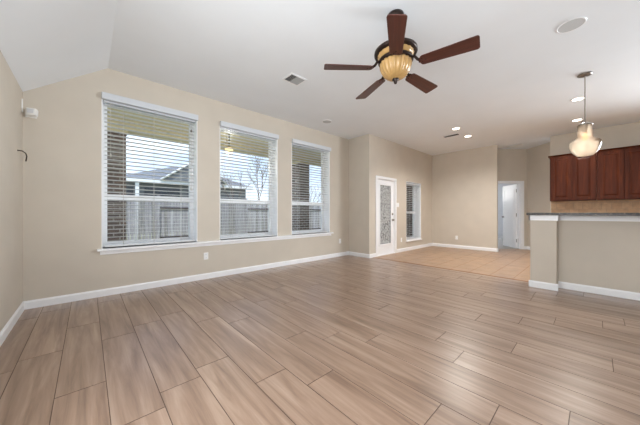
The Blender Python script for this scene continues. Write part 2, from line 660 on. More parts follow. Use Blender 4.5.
baseboard('baseboard_west', [((XL, YB), (XL, YN))], 'white baseboard along the left wall')
baseboard('baseboard_north', [((XL, YN), (XJ, YN))], 'white baseboard under the three big windows')
baseboard('baseboard_return', [((XJ, YN), (XJ, YD - .016))], 'short white baseboard on the narrow return wall')
baseboard('baseboard_patio', [((XJ, YD), (DX0 - .06, YD)), ((DX1 + .06, YD), (XF, YD))], 'white baseboard beside the patio door')
baseboard('baseboard_east', [((XF, YD), (XF, 1.93)), ((XF, 1.93), (XF + .12, 1.93))], 'white baseboard along the blank far wall')
baseboard('baseboard_hall', [(DL(dD, dl0 + .06), DL(dD, l0)), (DL(dD, l0), DL(6.75, l0))], 'short white baseboard right of the open hall door')
baseboard('baseboard_bar', [((5.29, .68), (4.94, .68)), ((4.94, .696), (4.94, .37)), ((4.94, .386), (5.17, .386)), ((5.17, .386), (5.17, YB))][1:2] + [((5.17, .386), (5.17, YB))],
          'white baseboard around the bar half wall')
mb = MB()
mb.box(4.925, 4.94, .372, .695, 1.0, 1.075)
mb.box(4.925, 5.30, .68, .695, 1.0, 1.075)
mb.box(4.94, 5.17, .371, .386, 1.0, 1.075)
mb.box(5.155, 5.17, YB, .386, 1.0, 1.075)
struct(mb.build('trim_2', M_trim), 'white trim band under the granite bar counter', 'trim')
mb = MB()
mb.box(0.09, 4.47, 4.375, 4.63, 0.605, 0.635, bevel=0.006)
mb.box(0.12, 4.44, 4.432, YN, 0.555, 0.605)
struct(mb.build('trim_3', M_trim), 'long white window sill running under all three big windows', 'window sill')

# ------------------------------------------------------------------ windows


def window(name, x0, x1, z0, z1, yw, zr, label, sill=False):
    mb = MB()
    t = 0.012
    # jamb liner
    mb.box(x0, x0 + t, yw, yw + .20, z0, z1)
    mb.box(x1 - t, x1, yw, yw + .20, z0, z1)
    mb.box(x0 + t, x1 - t, yw, yw + .20, z1 - t, z1)
    if sill:
        mb.box(x0 + t, x1 - t, yw, yw + .20, z0, z0 + .02)
    # vinyl frame
    f = 0.055
    ya, yb = yw + .18, yw + .25
    mb.box(x0 + t, x0 + t + f, ya, yb, z0, z1 - t)
    mb.box(x1 - t - f, x1 - t, ya, yb, z0, z1 - t)
    mb.box(x0 + t + f, x1 - t - f, ya, yb, z1 - t - f, z1 - t)
    mb.box(x0 + t + f, x1 - t - f, ya, yb, z0, z0 + f + .015)
    w = struct(mb.build(name, M_vinyl), label, 'window')
    r = MB()
    r.box(x0 + t + f, x1 - t - f, ya - .005, yb - .01, zr - .038, zr + .038, bevel=.005)
    r.build('meeting_rail', M_vinyl, w)
    for za, zb in ((z0 + f + .015, zr - .038), (zr + .038, z1 - t - f)):
        g = MB()
        g.box(x0 + t + f, x1 - t - f, yw + .212, yw + .216, za, zb)
        g.build('glass_pane', M_glass, w)
    return w


wl = ['large single-hung window nearest the left wall', 'large single-hung window in the middle of the three', 'large single-hung window nearest the return wall']
for i, (a, b) in enumerate(WINS):
    window('window_%d' % (i + 1), a, b, WZ0, WZ1, YN, 1.335, wl[i])
window('window_4', W4[0], W4[1], W4[2], W4[3], YD, 1.13, 'narrow tall window right of the patio door', True)
# little sill of the narrow window
mb = MB()
mb.box(W4[0] - .03, W4[1] + .03, YD - .035, YD, W4[2] - .03, W4[2], bevel=.004)
struct(mb.build('trim_4', M_trim), 'white sill under the narrow window', 'window sill')


def blind(x0, x1, z0, z1, yw, label, cords, val, group='white window blinds'):
    cx = (x0 + x1) / 2
    t = thing('window_blind', label, 'window blind', (cx, yw, z1), 0, group)
    hw = (x1 - x0) / 2
    mb = MB()
    if val:
        mb.box(-hw - .012, hw + .012, -.055, 0.0, -.045, .042, bevel=.006)
    mb.box(-hw + .016, hw - .016, .012, .075, -.066, -.014)
    mb.build('head_rail', M_valance, t)
    mb = MB()
    sp = 0.056
    z = -.10
    w, th = 0.060, 0.0026
    xs = hw - .02
    tilt = math.radians(-4)
    while z > (z0 - z1) + .075:
        Mx = Matrix.Translation((0, .05, z)) @ Matrix.Rotation(tilt, 4, 'X')
        mb.box(-xs, xs, -w / 2, w / 2, -th / 2, th / 2, Mx)
        z -= sp
    mb.build('slats', M_slat, t)
    mb = MB()
    zb = z0 - z1 + .014
    mb.box(-xs, xs, .02, .08, zb - .002, zb + .02, bevel=.004)
    mb.build('bottom_rail', M_slat, t)
    for fx in (-.62, 0, .62) if hw > .5 else (-.55, .55):
        mb = MB()
        mb.tube([(fx * hw, .018, -.06), (fx * hw, .018, zb)], .0016, 5)
        mb.tube([(fx * hw, .082, -.06), (fx * hw, .082, zb)], .0016, 5)
        mb.build('ladder_cord', M_cord, t)
    for fx, ln in cords:
        mb = MB()
        x = fx * hw
        mb.tube([(x, .006, -.06), (x, .006, -ln)], .002, 5)
        mb.lathe([(0, .0), (.007, -.004), (.01, -.035), (.004, -.045), (0, -.046)], (x, .006, -ln), 10)
        mb.build('tassel_cord', M_dark if ln < .5 else M_cord, t)
    return t


blind(WINS[0][0] + .012, WINS[0][1] - .012, WZ0, WZ1 - .012, YN, 'open white slat blind in the window nearest the left wall', [(.86, .20), (-.86, .75), (.86, 1.15)], True)
blind(WINS[1][0] + .012, WINS[1][1] - .012, WZ0, WZ1 - .012, YN, 'open white slat blind in the middle of the three big windows', [(-.8, .26), (-.86, 1.1)], True)
blind(WINS[2][0] + .012, WINS[2][1] - .012, WZ0, WZ1 - .012, YN, 'open white slat blind in the big window nearest the return wall', [(-.8, .85), (-.84, 1.1)], True)
blind(W4[0] + .012, W4[1] - .012, W4[2] + .02, W4[3] - .012, YD, 'white slat blind in the narrow window beside the patio door', [], False)

# ------------------------------------------------------------------ patio door


def casing(mb, x0, x1, z1, y, w=.06, t=.018):
    mb.box(x0 - w, x0, y - t, y, 0, z1 + w)
    mb.box(x1, x1 + w, y - t, y, 0, z1 + w)
    mb.box(x0, x1, y - t, y, z1, z1 + w)


mb = MB()
casing(mb, DX0, DX1, DZ, YD)
mb.box(DX0, DX0 + .015, YD, YD + .16, 0.02, DZ)
mb.box(DX1 - .015, DX1, YD, YD + .16, 0.02, DZ)
mb.box(DX0 + .015, DX1 - .015, YD, YD + .16, DZ - .015, DZ)
mb.box(DX0, DX1, YD - .005, YD + .19, 0.0, 0.022)
d1o = struct(mb.build('door_1', M_trim), 'white patio door with tall leaded glass', 'door')
gx0, gx1, gz0, gz1 = 5.585, 6.125, 0.27, 1.86
ox0, ox1 = DX0 + .018, DX1 - .018
ya, yb = YD + .03, YD + .075
mb = MB()
mb.box(ox0, gx0, ya, yb, .025, DZ - .018)
mb.box(gx1, ox1, ya, yb, .025, DZ - .018)
mb.box(gx0, gx1, ya, yb, .025, gz0)
mb.box(gx0, gx1, ya, yb, gz1, DZ - .018)
slab = mb.build('door_panel', M_trim, d1o)
mb = MB()
for a in ((gx0 - .03, gx0 + .02, gz0 - .03, gz1 + .03), (gx1 - .02, gx1 + .03, gz0 - .03, gz1 + .03), (gx0 + .02, gx1 - .02, gz0 - .03, gz0 + .02), (gx0 + .02, gx1 - .02, gz1 - .02, gz1 + .03)):
    mb.box(a[0], a[1], ya - .014, ya, a[2], a[3], bevel=.004)
mb.build('glass_moulding', M_trim, slab)
# leaded glass
mg = bpy.data.materials.new('leaded_textured_glass')
mg.use_nodes = True
n = mg.node_tree
n.nodes.clear()
out = n.nodes.new('ShaderNodeOutputMaterial')
tcn = n.nodes.new('ShaderNodeTexCoord')
mpn = n.nodes.new('ShaderNodeMapping')
mpn.inputs['Scale'].default_value = (1.0, 1.0, 0.8)
vo = n.nodes.new('ShaderNodeTexVoronoi')
vo.feature = 'DISTANCE_TO_EDGE'
vo.inputs['Scale'].default_value = 17
rp = n.nodes.new('ShaderNodeValToRGB')
rp.color_ramp.elements[0].position = 0.02
rp.color_ramp.elements[0].color = (0.28, 0.28, 0.28, 1)
rp.color_ramp.elements[1].position = 0.12
rp.color_ramp.elements[1].color = (0.86, 0.88, 0.88, 1)
nz2 = n.nodes.new('ShaderNodeTexNoise')
nz2.inputs['Scale'].default_value = 60
bmp = n.nodes.new('ShaderNodeBump')
bmp.inputs['Strength'].default_value = 0.6
trl = n.nodes.new('ShaderNodeBsdfTranslucent')
trp = n.nodes.new('ShaderNodeBsdfTransparent')
gl = n.nodes.new('ShaderNodeBsdfGlossy')
gl.inputs['Roughness'].default_value = 0.15
m1 = n.nodes.new('ShaderNodeMixShader')
m1.inputs['Fac'].default_value = 0.6
m2 = n.nodes.new('ShaderNodeMixShader')
m2.inputs['Fac'].default_value = 0.10
q = n.links.new
q(tcn.outputs['Object'], mpn.inputs['Vector'])
q(mpn.outputs[0], vo.inputs['Vector'])
q(vo.outputs['Distance'], rp.inputs['Fac'])
q(tcn.outputs['Object'], nz2.inputs['Vector'])
q(nz2.outputs['Fac'], bmp.inputs['Height'])
q(rp.outputs[0], trl.inputs['Color'])
q(rp.outputs[0], trp.inputs['Color'])
q(bmp.outputs[0], gl.inputs['Normal'])
q(trl.outputs[0], m1.inputs[1])
q(trp.outputs[0], m1.inputs[2])
df = n.nodes.new('ShaderNodeBsdfDiffuse')
m0 = n.nodes.new('ShaderNodeMixShader')
m0.inputs['Fac'].default_value = 0.5
q(rp.outputs[0], df.inputs['Color'])
q(m1.outputs[0], m0.inputs[1])
q(df.outputs[0], m0.inputs[2])
q(m0.outputs[0], m2.inputs[1])
q(gl.outputs[0], m2.inputs[2])
q(m2.outputs[0], out.inputs['Surface'])
MB().box(gx0, gx1, ya + .015, ya + .025, gz0, gz1).build('leaded_glass', mg, slab)
for zz, nm in ((1.08, 'deadbolt'), (0.92, 'door_knob')):
    mb = MB()
    Mx = Matrix.Translation((6.20, ya, zz)) @ Matrix.Rotation(math.pi / 2, 4, 'X')
    pr = [(0, .0), (.03, 0), (.032, .006), (.014, .01), (.012, .03)]
    pr += [(.026, .036), (.03, .05), (.022, .062), (0, .064)] if nm == 'door_knob' else [(.012, .032), (0, .034)]
    mb.lathe(pr, (0, 0, 0), 18, Mx)
    o = mb.build(nm, M_nickel, slab)
    o['label'] = 'brushed metal ' + nm.replace('_', ' ')

# ------------------------------------------------------------------ open hall door


def to_world_hall(mb):
    """mesh drawn with x = along the diagonal wall (lateral), y = away from the camera"""
    R = Matrix(((RGT.x, FWD.x, 0, 0), (RGT.y, FWD.y, 0, 0), (0, 0, 1, 0), (0, 0, 0, 1)))
    bmesh.ops.transform(mb.bm, matrix=R, verts=mb.bm.verts[:])
    bmesh.ops.recalc_face_normals(mb.bm, faces=mb.bm.faces[:])
    return mb


mb = MB()
casing(mb, dl1, dl0, 2.03, dD)
mb.box(dl1, dl1 + .015, dD, dD + .12, 0, 2.03)
mb.box(dl0 - .015, dl0, dD, dD + .12, 0, 2.03)
mb.box(dl1 + .015, dl0 - .015, dD, dD + .12, 2.015, 2.03)
d2o = struct(to_world_hall(mb).build('door_2', M_trim), 'white panelled hall door standing open', 'door')
hinge = DL(dD + .12, dl0 - .05)
end = DL(dD + .12 + .73, dl0 - .05 + .10)
ang = math.atan2(end.y - hinge.y, end.x - hinge.x)
mb = MB()
mb.box(0, .74, -.018, .018, .015, 2.01, bevel=.002)
Mx = Matrix.Translation((hinge.x, hinge.y, 0)) @ Matrix.Rotation(ang, 4, 'Z')
fr = .10
zs = [.14, .50, .86, 1.22, 1.58, 1.92]
for za, zb in zip(zs, zs[1:]):
    for sgn in (-1, 1):
        for (a, b, c, d) in ((fr, .64, za + .0, za + .012), (fr, .64, zb - .052, zb - .04), (fr, fr + .012, za + .012, zb - .052), (.628, .64, za + .012, zb - .052)):
            mb.box(a, b, sgn * .018, sgn * .028, c, d)
        mb.box(fr + .05, .59, sgn * .018, sgn * .022, za + .05, zb - .09)
bmesh.ops.transform(mb.bm, matrix=Mx, verts=mb.bm.verts[:])
sl2 = mb.build('door_panel', M_trim, d2o)
for sgn in (-1, 1):
    mb = MB()
    K = Mx @ Matrix.Translation((.67, sgn * .018, .98)) @ Matrix.Rotation(-sgn * math.pi / 2, 4, 'X')
    mb.lathe([(0, 0), (.03, 0), (.03, .006), (.011, .01), (.011, .03), (.026, .036), (.028, .05), (.018, .06), (0, .062)], (0, 0, 0), 16, K)
    mb.build('door_knob', M_nickel, sl2)
for zz in (.25, 1.05, 1.80):
    mb = MB()
    mb.lathe([(0, 0), (.009, 0), (.009, .1), (0, .1)], (hinge.x - RGT.x * .022, hinge.y - RGT.y * .022, zz - .05), 10)
    mb.build('hinge', M_nickel, sl2)

# ------------------------------------------------------------------ bar counter
gm = bpy.data.materials.new('speckled_dark_granite')
gm.use_nodes = True
n = gm.node_tree
b = n.nodes['Principled BSDF']
t = n.nodes.new('ShaderNodeTexCoord')
v = n.nodes.new('ShaderNodeTexVoronoi')
v.inputs['Scale'].default_value = 90
r = n.nodes.new('ShaderNodeValToRGB')
r.color_ramp.interpolation = 'CONSTANT'
e = r.color_ramp.elements
e[0].color = lin((34, 28, 26))
e[1].position = .45
e[1].color = lin((66, 55, 49))
k = e.new(.72)
k.color = lin((22, 20, 20))
k = e.new(.86)
k.color = lin((120, 108, 97))
n.links.new(t.outputs['Object'], v.inputs['Vector'])
n.links.new(v.outputs['Color'], r.inputs['Fac'])
n.links.new(r.outputs[0], b.inputs['Base Color'])
b.inputs['Roughness'].default_value = 0.3
b.inputs['Specular IOR Level'].default_value = 0.35
mb = MB()
mb.box(4.895, 5.42, YB + .01, .72, 1.077, 1.113, bevel=.006)
tag(mb.build('bar_countertop', gm), 'dark speckled granite bar countertop on the beige half wall', 'countertop')

# ------------------------------------------------------------------ kitchen cabinets and backsplash
mb = MB()
mb.box(8.668, 8.68, YB + .02, .78, .92, 1.40)
struct(mb.build('trim_5', M_backsplash), 'tan travertine backsplash under the cherry cabinets', 'backsplash')


def cabinet(y1, y0, label):
    """wall cabinet between y0 < y1, front at x = 8.35"""
    t = thing('wall_cabinet', label, 'cabinet', (8.35, (y0 + y1) / 2, 1.40), 0, 'cherry wall cabinets')
    hw = (y1 - y0) / 2
    hgt = 1.07
    mb = MB()
    mb.box(0.02, .33, -hw + .001, hw - .001, 0, hgt)
    mb.box(0.0, .02, -hw + .001, hw - .001, 0, hgt)
    mb.build('body', M_cherry, t)
    mb = MB()
    mb.prism([(-.045, hgt + .03), (.33, hgt + .03), (.33, hgt), (0, hgt), (-.012, hgt)], 'y', -hw - (.0 if y1 < .5 else 0), hw + (.03 if y1 > .5 else 0))
    mb.build('crown_moulding', M_cherry, t)
    g = .022
    for s in (0, 1):
        a = -hw + g if s == 0 else .004
        bb = -.004 if s == 0 else hw - g
        mb = MB()
        z0, z1 = .02, hgt - .02
        st = .058
        mb.box(-.02, 0, a, a + st, z0, z1, bevel=.003)
        mb.box(-.02, 0, bb - st, bb, z0, z1, bevel=.003)
        mb.box(-.02, 0, a + st, bb - st, z0, z0 + st, bevel=.003)
        mb.box(-.02, 0, a + st, bb - st, z1 - st, z1, bevel=.003)
        mb.box(-.008, 0, a + st, bb - st, z0 + st, z1 - st)
        # raised field with sloping edges
        p, q_ = .018, .045
        A = [(-.008, a + st + p, z0 + st + p), (-.008, bb - st - p, z0 + st + p), (-.008, bb - st - p, z1 - st - p), (-.008, a + st + p, z1 - st - p)]
        Bq = [(-.017, a + st + q_, z0 + st + q_), (-.017, bb - st - q_, z0 + st + q_), (-.017, bb - st - q_, z1 - st - q_), (-.017, a + st + q_, z1 - st - q_)]
        mb.face(Bq[::-1])
        for i in range(4):
            j = (i + 1) % 4
            mb.face([A[j], A[i], Bq[i], Bq[j]])
        mb.build('door', M_cherry, t)
    return t


cabinet(.775, .0, 'cherry two-door wall cabinet nearest the hall, at the left end of the run')
cabinet(-.004, -.78, 'cherry two-door wall cabinet cut by the right edge of the photo')

# ------------------------------------------------------------------ ceiling fan
FX, FY = 2.238, 1.340
fan = thing('ceiling_fan', 'five-blade ceiling fan with mahogany blades and amber ribbed bowl', 'ceiling fan', (FX, FY, H))


def fz(z):
    return z - H


mb = MB()
mb.lathe([(0, 0), (.078, 0), (.08, -.02), (.07, -.065), (.045, -.10), (.022, -.115), (0, -.115)], n=36)
mb.build('canopy', M_bronze, fan)
mb = MB()
mb.lathe([(.013, -.11), (.013, fz(2.75))], n=14)
mb.build('downrod', M_bronze, fan)
mb = MB()
mb.lathe([(0, fz(2.79)), (.04, fz(2.785)), (.06, fz(2.76)), (.13, fz(2.735)), (.185, fz(2.715)), (.204, fz(2.70)), (.206, fz(2.68)), (.196, fz(2.668)), (.17, fz(2.664)), (0, fz(2.664))], n=48)
mb.build('motor_housing', M_bronze, fan)
mb = MB()
mb.lathe([(.172, fz(2.666)), (.166, fz(2.645)), (.152, fz(2.62)), (0, fz(2.62))], n=80, ribs=20, ribamp=.03)
o = mb.build('glass_band', M_amber, fan)
o['label'] = 'cream glass band below the dark housing'
mb = MB()
mb.lathe([(0, fz(2.625)), (.14, fz(2.625)), (.162, fz(2.618)), (.168, fz(2.602)), (.158, fz(2.588)), (.10, fz(2.585)), (0, fz(2.585))], n=48)
mb.build('blade_hub', M_bronze, fan)
mb = MB()
mb.lathe([(0, fz(2.425)), (.02, fz(2.427)), (.06, fz(2.436)), (.10, fz(2.46)), (.13, fz(2.50)), (.146, fz(2.545)), (.149, fz(2.575)), (.145, fz(2.588)), (0, fz(2.588))], n=120, ribs=20, ribamp=.07)
o = mb.build('light_bowl', M_amber, fan)
o['label'] = 'amber ribbed glass light bowl'
mb = MB()
mb.lathe([(0, fz(2.44)), (.032, fz(2.432)), (.032, fz(2.42)), (.013, fz(2.412)), (.018, fz(2.40)), (.012, fz(2.385)), (0, fz(2.38))], n=20)
mb.build('finial', M_bronze, fan)
PITCH = math.radians(-12)
zb = fz(2.535)
for k in range(5):
    a = math.radians(-76.3 + 72 * k)
    R = Matrix.Rotation(a, 4, 'Z')
    Mb = R @ Matrix.Translation((0, 0, zb)) @ Matrix.Rotation(PITCH, 4, 'X')
    # outline of a blade along +x
    pts = []
    r0, r1 = .225, .705
    w0, w1 = .056, .074
    for i in range(7):
        th = math.pi / 2 + math.pi * i / 6
        pts.append((r0 + .03 + .03 * math.cos(th), (w0) * math.sin(th)))
    rc = .022
    for (cx, cy, th0) in ((r1 - rc, -(w1 - rc), -math.pi / 2), (r1 - rc, w1 - rc, 0)):
        for i in range(5):
            th = th0 + math.pi / 2 * i / 4
            pts.append((cx + rc * math.cos(th), cy + rc * math.sin(th)))
    mb = MB()
    mb.prism(pts, 'z', -.004, .004)
    bmesh.ops.transform(mb.bm, matrix=R.inverted() @ Mb, verts=mb.bm.verts[:])
    bl = mb.build('blade', M_blade, fan)
    bl.rotation_euler = (0, 0, a)
    mb = MB()
    # blade iron: arm from the hub widening to a plate on top of the blade
    mb.prism([(.215, -.026), (.26, -.036), (.29, -.02), (.30, 0), (.29, .02), (.26, .036), (.215, .026)], 'z', .004, .009)
    for sx, sy in ((.25, -.02), (.25, .02), (.28, 0)):
        mb.lathe([(0, -.0075), (.006, -.0065), (.007, -.004)], (sx, sy, 0), 8)
    bmesh.ops.transform(mb.bm, matrix=R.inverted() @ Mb, verts=mb.bm.verts[:])
    mb.tube([(.13, 0, fz(2.60)), (.18, 0, fz(2.595)), (.21, 0, fz(2.555)), (.24, 0, zb + .004)], .013, 8)
    mb.build('blade_arm', M_bronze, bl)

# ------------------------------------------------------------------ pendant lamp over the bar
PX, PY = 5.154, 0.111
pen = thing('pendant_lamp', 'glass schoolhouse pendant lamp hanging above the bar counter', 'pendant lamp', (PX, PY, H))
mb = MB()
mb.lathe([(0, 0), (.075, 0), (.078, -.012), (.06, -.022), (.012, -.03), (0, -.03)], n=32)
mb.build('canopy', M_nickel, pen)
mb = MB()
mb.lathe([(.006, -.02), (.006, -.70)], n=10)
mb.build('rod', M_nickel, pen)
mb = MB()
mb.lathe([(0, -.675), (.03, -.68), (.06, -.70), (.08, -.712), (.082, -.722), (.03, -.724), (.03, -.80), (.022, -.82), (0, -.82)], n=28)
mb.build('socket_cap', M_nickel, pen)
gp = bpy.data.materials.new('warm_clear_glass')
gp.use_nodes = True
n = gp.node_tree
n.nodes.clear()
o_ = n.nodes.new('ShaderNodeOutputMaterial')
a_ = n.nodes.new('ShaderNodeBsdfTransparent')
a_.inputs['Color'].default_value = (0.99, 0.93, 0.84, 1)
tl = n.nodes.new('ShaderNodeBsdfTranslucent')
tl.inputs['Color'].default_value = (0.96, 0.82, 0.68, 1)
g_ = n.nodes.new('ShaderNodeBsdfGlossy')
g_.inputs['Roughness'].default_value = 0.08
lw = n.nodes.new('ShaderNodeLayerWeight')
lw.inputs['Blend'].default_value = 0.2
mxa = n.nodes.new('ShaderNodeMixShader')
mxb = n.nodes.new('ShaderNodeMixShader')
mxa.inputs['Fac'].default_value = 0.45
n.links.new(a_.outputs[0], mxa.inputs[1])
n.links.new(tl.outputs[0], mxa.inputs[2])
n.links.new(lw.outputs['Fresnel'], mxb.inputs['Fac'])
n.links.new(mxa.outputs[0], mxb.inputs[1])
n.links.new(g_.outputs[0], mxb.inputs[2])
n.links.new(mxb.outputs[0], o_.inputs['Surface'])
mb = MB()
mb.lathe([(.074, -.715), (.078, -.73), (.077, -.86), (.082, -.89), (.105, -.91), (.142, -.932), (.159, -.952), (.164, -.975), (.161, -1.01), (.143, -1.07), (.108, -1.12), (.088, -1.14), (.078, -1.15), (0, -1.15)], n=48)
mb.build('glass_shade', gp, pen)
mb = MB()
mb.lathe([(0, -.82), (.014, -.825), (.02, -.85), (.03, -.88), (.032, -.905), (.022, -.93), (0, -.938)], n=20)
mb.build('bulb', emit('warm_bulb', (255, 206, 155), 1.3), pen)

# ------------------------------------------------------------------ ceiling fixtures
M_lampglow = emit('downlight_glow', (255, 244, 226), 9.0)


def downlight(x, y, label):
    t = thing('recessed_downlight', label, 'downlight', (x, y, H), 0, 'recessed downlights')
    mb = MB()
    mb.lathe([(.095, 0), (.095, -.006), (.078, -.008), (.07, -.004), (.07, 0)], n=32)
    mb.build('trim_ring', M_trim, t)
    mb = MB()
    mb.lathe([(.07, -.003), (0, -.003)], n=32)
    mb.build('lens', M_lampglow, t)
    sp = bpy.data.lights.new('downlight_beam', 'SPOT')
    sp.energy = 108
    sp.spot_size = math.radians(150)
    sp.spot_blend = 0.8
    sp.color = (1, .97, .93)
    sp.shadow_soft_size = .07
    o = bpy.data.objects.new('downlight_beam', sp)
    o.location = (x, y, H - .02)
    COL.objects.link(o)
    return t


downlight(6.271, 2.194, 'lit recessed downlight over the dining area, the nearer one beside the slot vent')
downlight(7.11, 2.204, 'lit recessed downlight over the dining area, the farther one towards the blank wall')
downlight(6.18, 0.215, 'lit recessed downlight seen halfway up the pendant rod')
downlight(7.566, 0.278, 'lit recessed downlight seen just above the pendant glass')


def speaker(x, y, r, label):
    t = thing('ceiling_speaker', label, 'ceiling speaker', (x, y, H), 0, 'round ceiling speakers')
    mb = MB()
    mb.lathe([(r, 0), (r, -.006), (r - .008, -.009), (r - .014, -.006), (r - .014, 0)], n=48)
    mb.build('rim', M_trim, t)
    mb = MB()
    mb.lathe([(r - .013, -.005), (0, -.006)], n=48)
    mb.build('grille', M_speaker, t)


speaker(3.70, .18, .115, 'large round speaker flush in the ceiling right of the fan')
speaker(3.761, 3.884, .105, 'round speaker flush in the ceiling near the window wall')


def vent(x, y, sx, sy, label, along='x', nl=9, lm=None):
    t = thing('air_vent', label, 'air vent', (x, y, H), 0, 'ceiling air vents')
    f = .025
    mb = MB()
    mb.box(-sx / 2, sx / 2, -sy / 2, -sy / 2 + f, -.008, 0)
    mb.box(-sx / 2, sx / 2, sy / 2 - f, sy / 2, -.008, 0)
    mb.box(-sx / 2, -sx / 2 + f, -sy / 2 + f, sy / 2 - f, -.008, 0)
    mb.box(sx / 2 - f, sx / 2, -sy / 2 + f, sy / 2 - f, -.008, 0)
    mb.build('frame', M_trim, t)
    mb = MB()
    mb.box(-sx / 2 + f, sx / 2 - f, -sy / 2 + f, sy / 2 - f, -.002, 0)
    mb.build('duct_opening', M_ventdark, t)
    mb = MB()
    for i in range(nl):
        if along == 'y':
            u = -sx / 2 + f + (sx - 2 * f) * (i + .5) / nl
            ang_ = math.radians(-35 if i < nl * .34 else 35)
            Mx = Matrix.Translation((u, 0, -.006)) @ Matrix.Rotation(ang_, 4, 'Y')
            mb.box(-.011, .011, -sy / 2 + f, sy / 2 - f, -.0008, .0008, Mx)
        else:
            u = -sy / 2 + f + (sy - 2 * f) * (i + .5) / nl
            Mx = Matrix.Translation((0, u, -.006)) @ Matrix.Rotation(math.radians(35), 4, 'X')
            mb.box(-sx / 2 + f, sx / 2 - f, -.011, .011, -.0008, .0008, Mx)
    mb.build('louvres', lm or M_plate, t)


vent(2.225, 2.98, .28, .235, 'square white air vent in the ceiling left of the fan', 'y', 10, mat('grey_vent_louvre', (176, 176, 176), .5))
vent(6.73, 2.47, .16, .40, 'slot air vent in the ceiling beside two downlights', 'y', 4, M_ventdark)
vent(9.1, 1.62, .2, .42, 'thin air vent in the hall ceiling above the open door', 'y', 4)

# ------------------------------------------------------------------ outlets and switch


def plate(name, loc, face, label, cat, kind='outlet', w=.075, h=.12, group=None):
    """face: unit normal pointing into the room"""
    rz = math.atan2(face[1], face[0]) + math.pi / 2
    t = thing(name, label, cat, loc, rz, group)
    mb = MB()
    mb.box(-w / 2, w / 2, -.006, 0, -h / 2, h / 2, bevel=.002)
    mb.build('cover_plate', M_plate, t)
    if kind == 'outlet':
        for s in (-1, 1):
            mb = MB()
            mb.box(-.017, .017, -.009, -.005, s * .026 - .016, s * .026 + .016, bevel=.002)
            for dx in (-.007, .007):
                mb.box(dx - .0015, dx + .0015, -.0095, -.009, s * .026 - .004, s * .026 + .007, mi=1)
            mb.build('receptacle', [M_trim, M_ventdark], t)
    else:
        n_ = 2 if w > .1 else 1
        for i in range(n_):
            cx = (i - (n_ - 1) / 2) * .046
            mb = MB()
            mb.box(cx - .016, cx + .016, -.011, -.005, -.033, .033, bevel=.002)
            mb.build('rocker', M_trim, t)
    return t


og = 'white wall outlets'
plate('wall_outlet', (1.47, YN, .385), (0, -1), 'white wall outlet below the sill of the leftmost and middle windows', 'outlet', group=og)
plate('wall_outlet', (4.77, YN, .39), (0, -1), 'white wall outlet at the right end of the window wall', 'outlet', group=og)
plate('wall_outlet', (6.62, YD, .34), (0, -1), 'white wall outlet between the patio door and the narrow window', 'outlet', group=og)
plate('wall_outlet', (XF, 3.0, .33), (-1, 0), 'white wall outlet low on the blank far wall', 'outlet', group=og)
plate('light_switch', (6.43, YD, 1.335), (0, -1), 'white double light switch right of the patio door', 'switch', 'switch', w=.12, h=.12)

# ------------------------------------------------------------------ motion sensor and cable in the left corner
t = thing('motion_sensor', 'small white boxy sensor on a bracket in the upper left corner', 'sensor', (-.485, YN, 2.262))
mb = MB()
mb.box(-.045, .045, -.012, 0, -.045, .045, bevel=.004)
mb.tube([(0, -.01, 0), (.0, -.05, -.003)], .012, 8)
mb.build('bracket', M_plate, t)
mb = MB()
Mx = Matrix.Translation((.015, -.085, 0)) @ Matrix.Rotation(math.radians(-18), 4, 'Z') @ Matrix.Rotation(math.radians(-8), 4, 'X')
mb.box(-.042, .042, -.03, .035, -.043, .043, Mx, bevel=.014)
sb = mb.build('body', M_plate, t)
mb = MB()
mb.box(-.026, .026, -.034, -.03, -.022, .026, Mx, bevel=.001)
mb.build('lens', M_valance, sb)
mb = MB()
mb.box(XL, XL + .01, 4.375, 4.392, 2.25, 2.40, bevel=.003)
tag(mb.build('cable_raceway', M_plate), 'short white vertical raceway on left wall beside the corner sensor', 'raceway')
mb = MB()
mb.tube([(XL + .002, 4.14, 1.775), (XL + .03, 4.18, 1.778), (XL + .045, 4.26, 1.77), (XL + .045, 4.33, 1.75), (XL + .035, 4.385, 1.725), (XL + .03, 4.40, 1.70)], .0055, 8)
tag(mb.build('loose_cable', M_dark), 'thin dark cable poking out of the left wall beside the corner', 'cable')

# ------------------------------------------------------------------ outside: porch, yard, neighbours
mb = MB()
mb.box(-30, 45, YN + .26, 60, -.4, -.12)
mb.box(XJ + .26, 45, YD + .26, YN + .266, -.4, -.12)
struct(mb.build('ground', M_lawn), 'dormant lawn of the back yard', 'lawn')
mb = MB()
mb.box(-1.0, XJ + .26, YN + .26, 7.0, -.12, -.04)
mb.box(XJ + .26, 9.4, YD + .26, 7.0, -.12, -.04)
struct(mb.build('floor_porch', M_concrete), 'concrete porch slab', 'patio')
mb = MB()
mb.box(-1.0, XJ + .26, YN + .26, 7.0, 3.0, 3.12)
mb.box(XJ + .26, 9.4, YD + .26, 7.0, 3.0, 3.12)
struct(mb.build('ceiling_porch', M_porch), 'beige porch ceiling outside the windows', 'ceiling')
mb = MB()
mb.box(-1.0, 9.4, 6.5, 6.85, 2.80, 3.0)
struct(mb.build('trim_6', M_porch), 'beige beam along the outer edge of the porch', 'beam')
mb = MB()
mb.box(9.4, 9.62, YD + .26, 6.95, -.12, 3.1)
struct(mb.build('wall_porch', M_brick), 'brick wall closing the far end of the porch', 'wall')
for x0, c, lb in ((.18, .40, 'brick porch column seen through the window nearest the left wall'), (5.05, .42, 'brick porch column seen through the window nearest the return wall')):
    t = thing('porch_column', lb, 'column', (x0 + c / 2, 6.5 + c / 2 + .0, -.04), 0, 'brick porch columns')
    mb = MB()
    mb.box(-c / 2, c / 2, -c / 2, c / 2, 0, 2.76)
    mb.build('brick_shaft', M_brick, t)
    mb = MB()
    mb.box(-c / 2 - .02, c / 2 + .02, -c / 2 - .02, c / 2 + .02, 2.76, 2.84)
    mb.build('cap', M_porch, t)

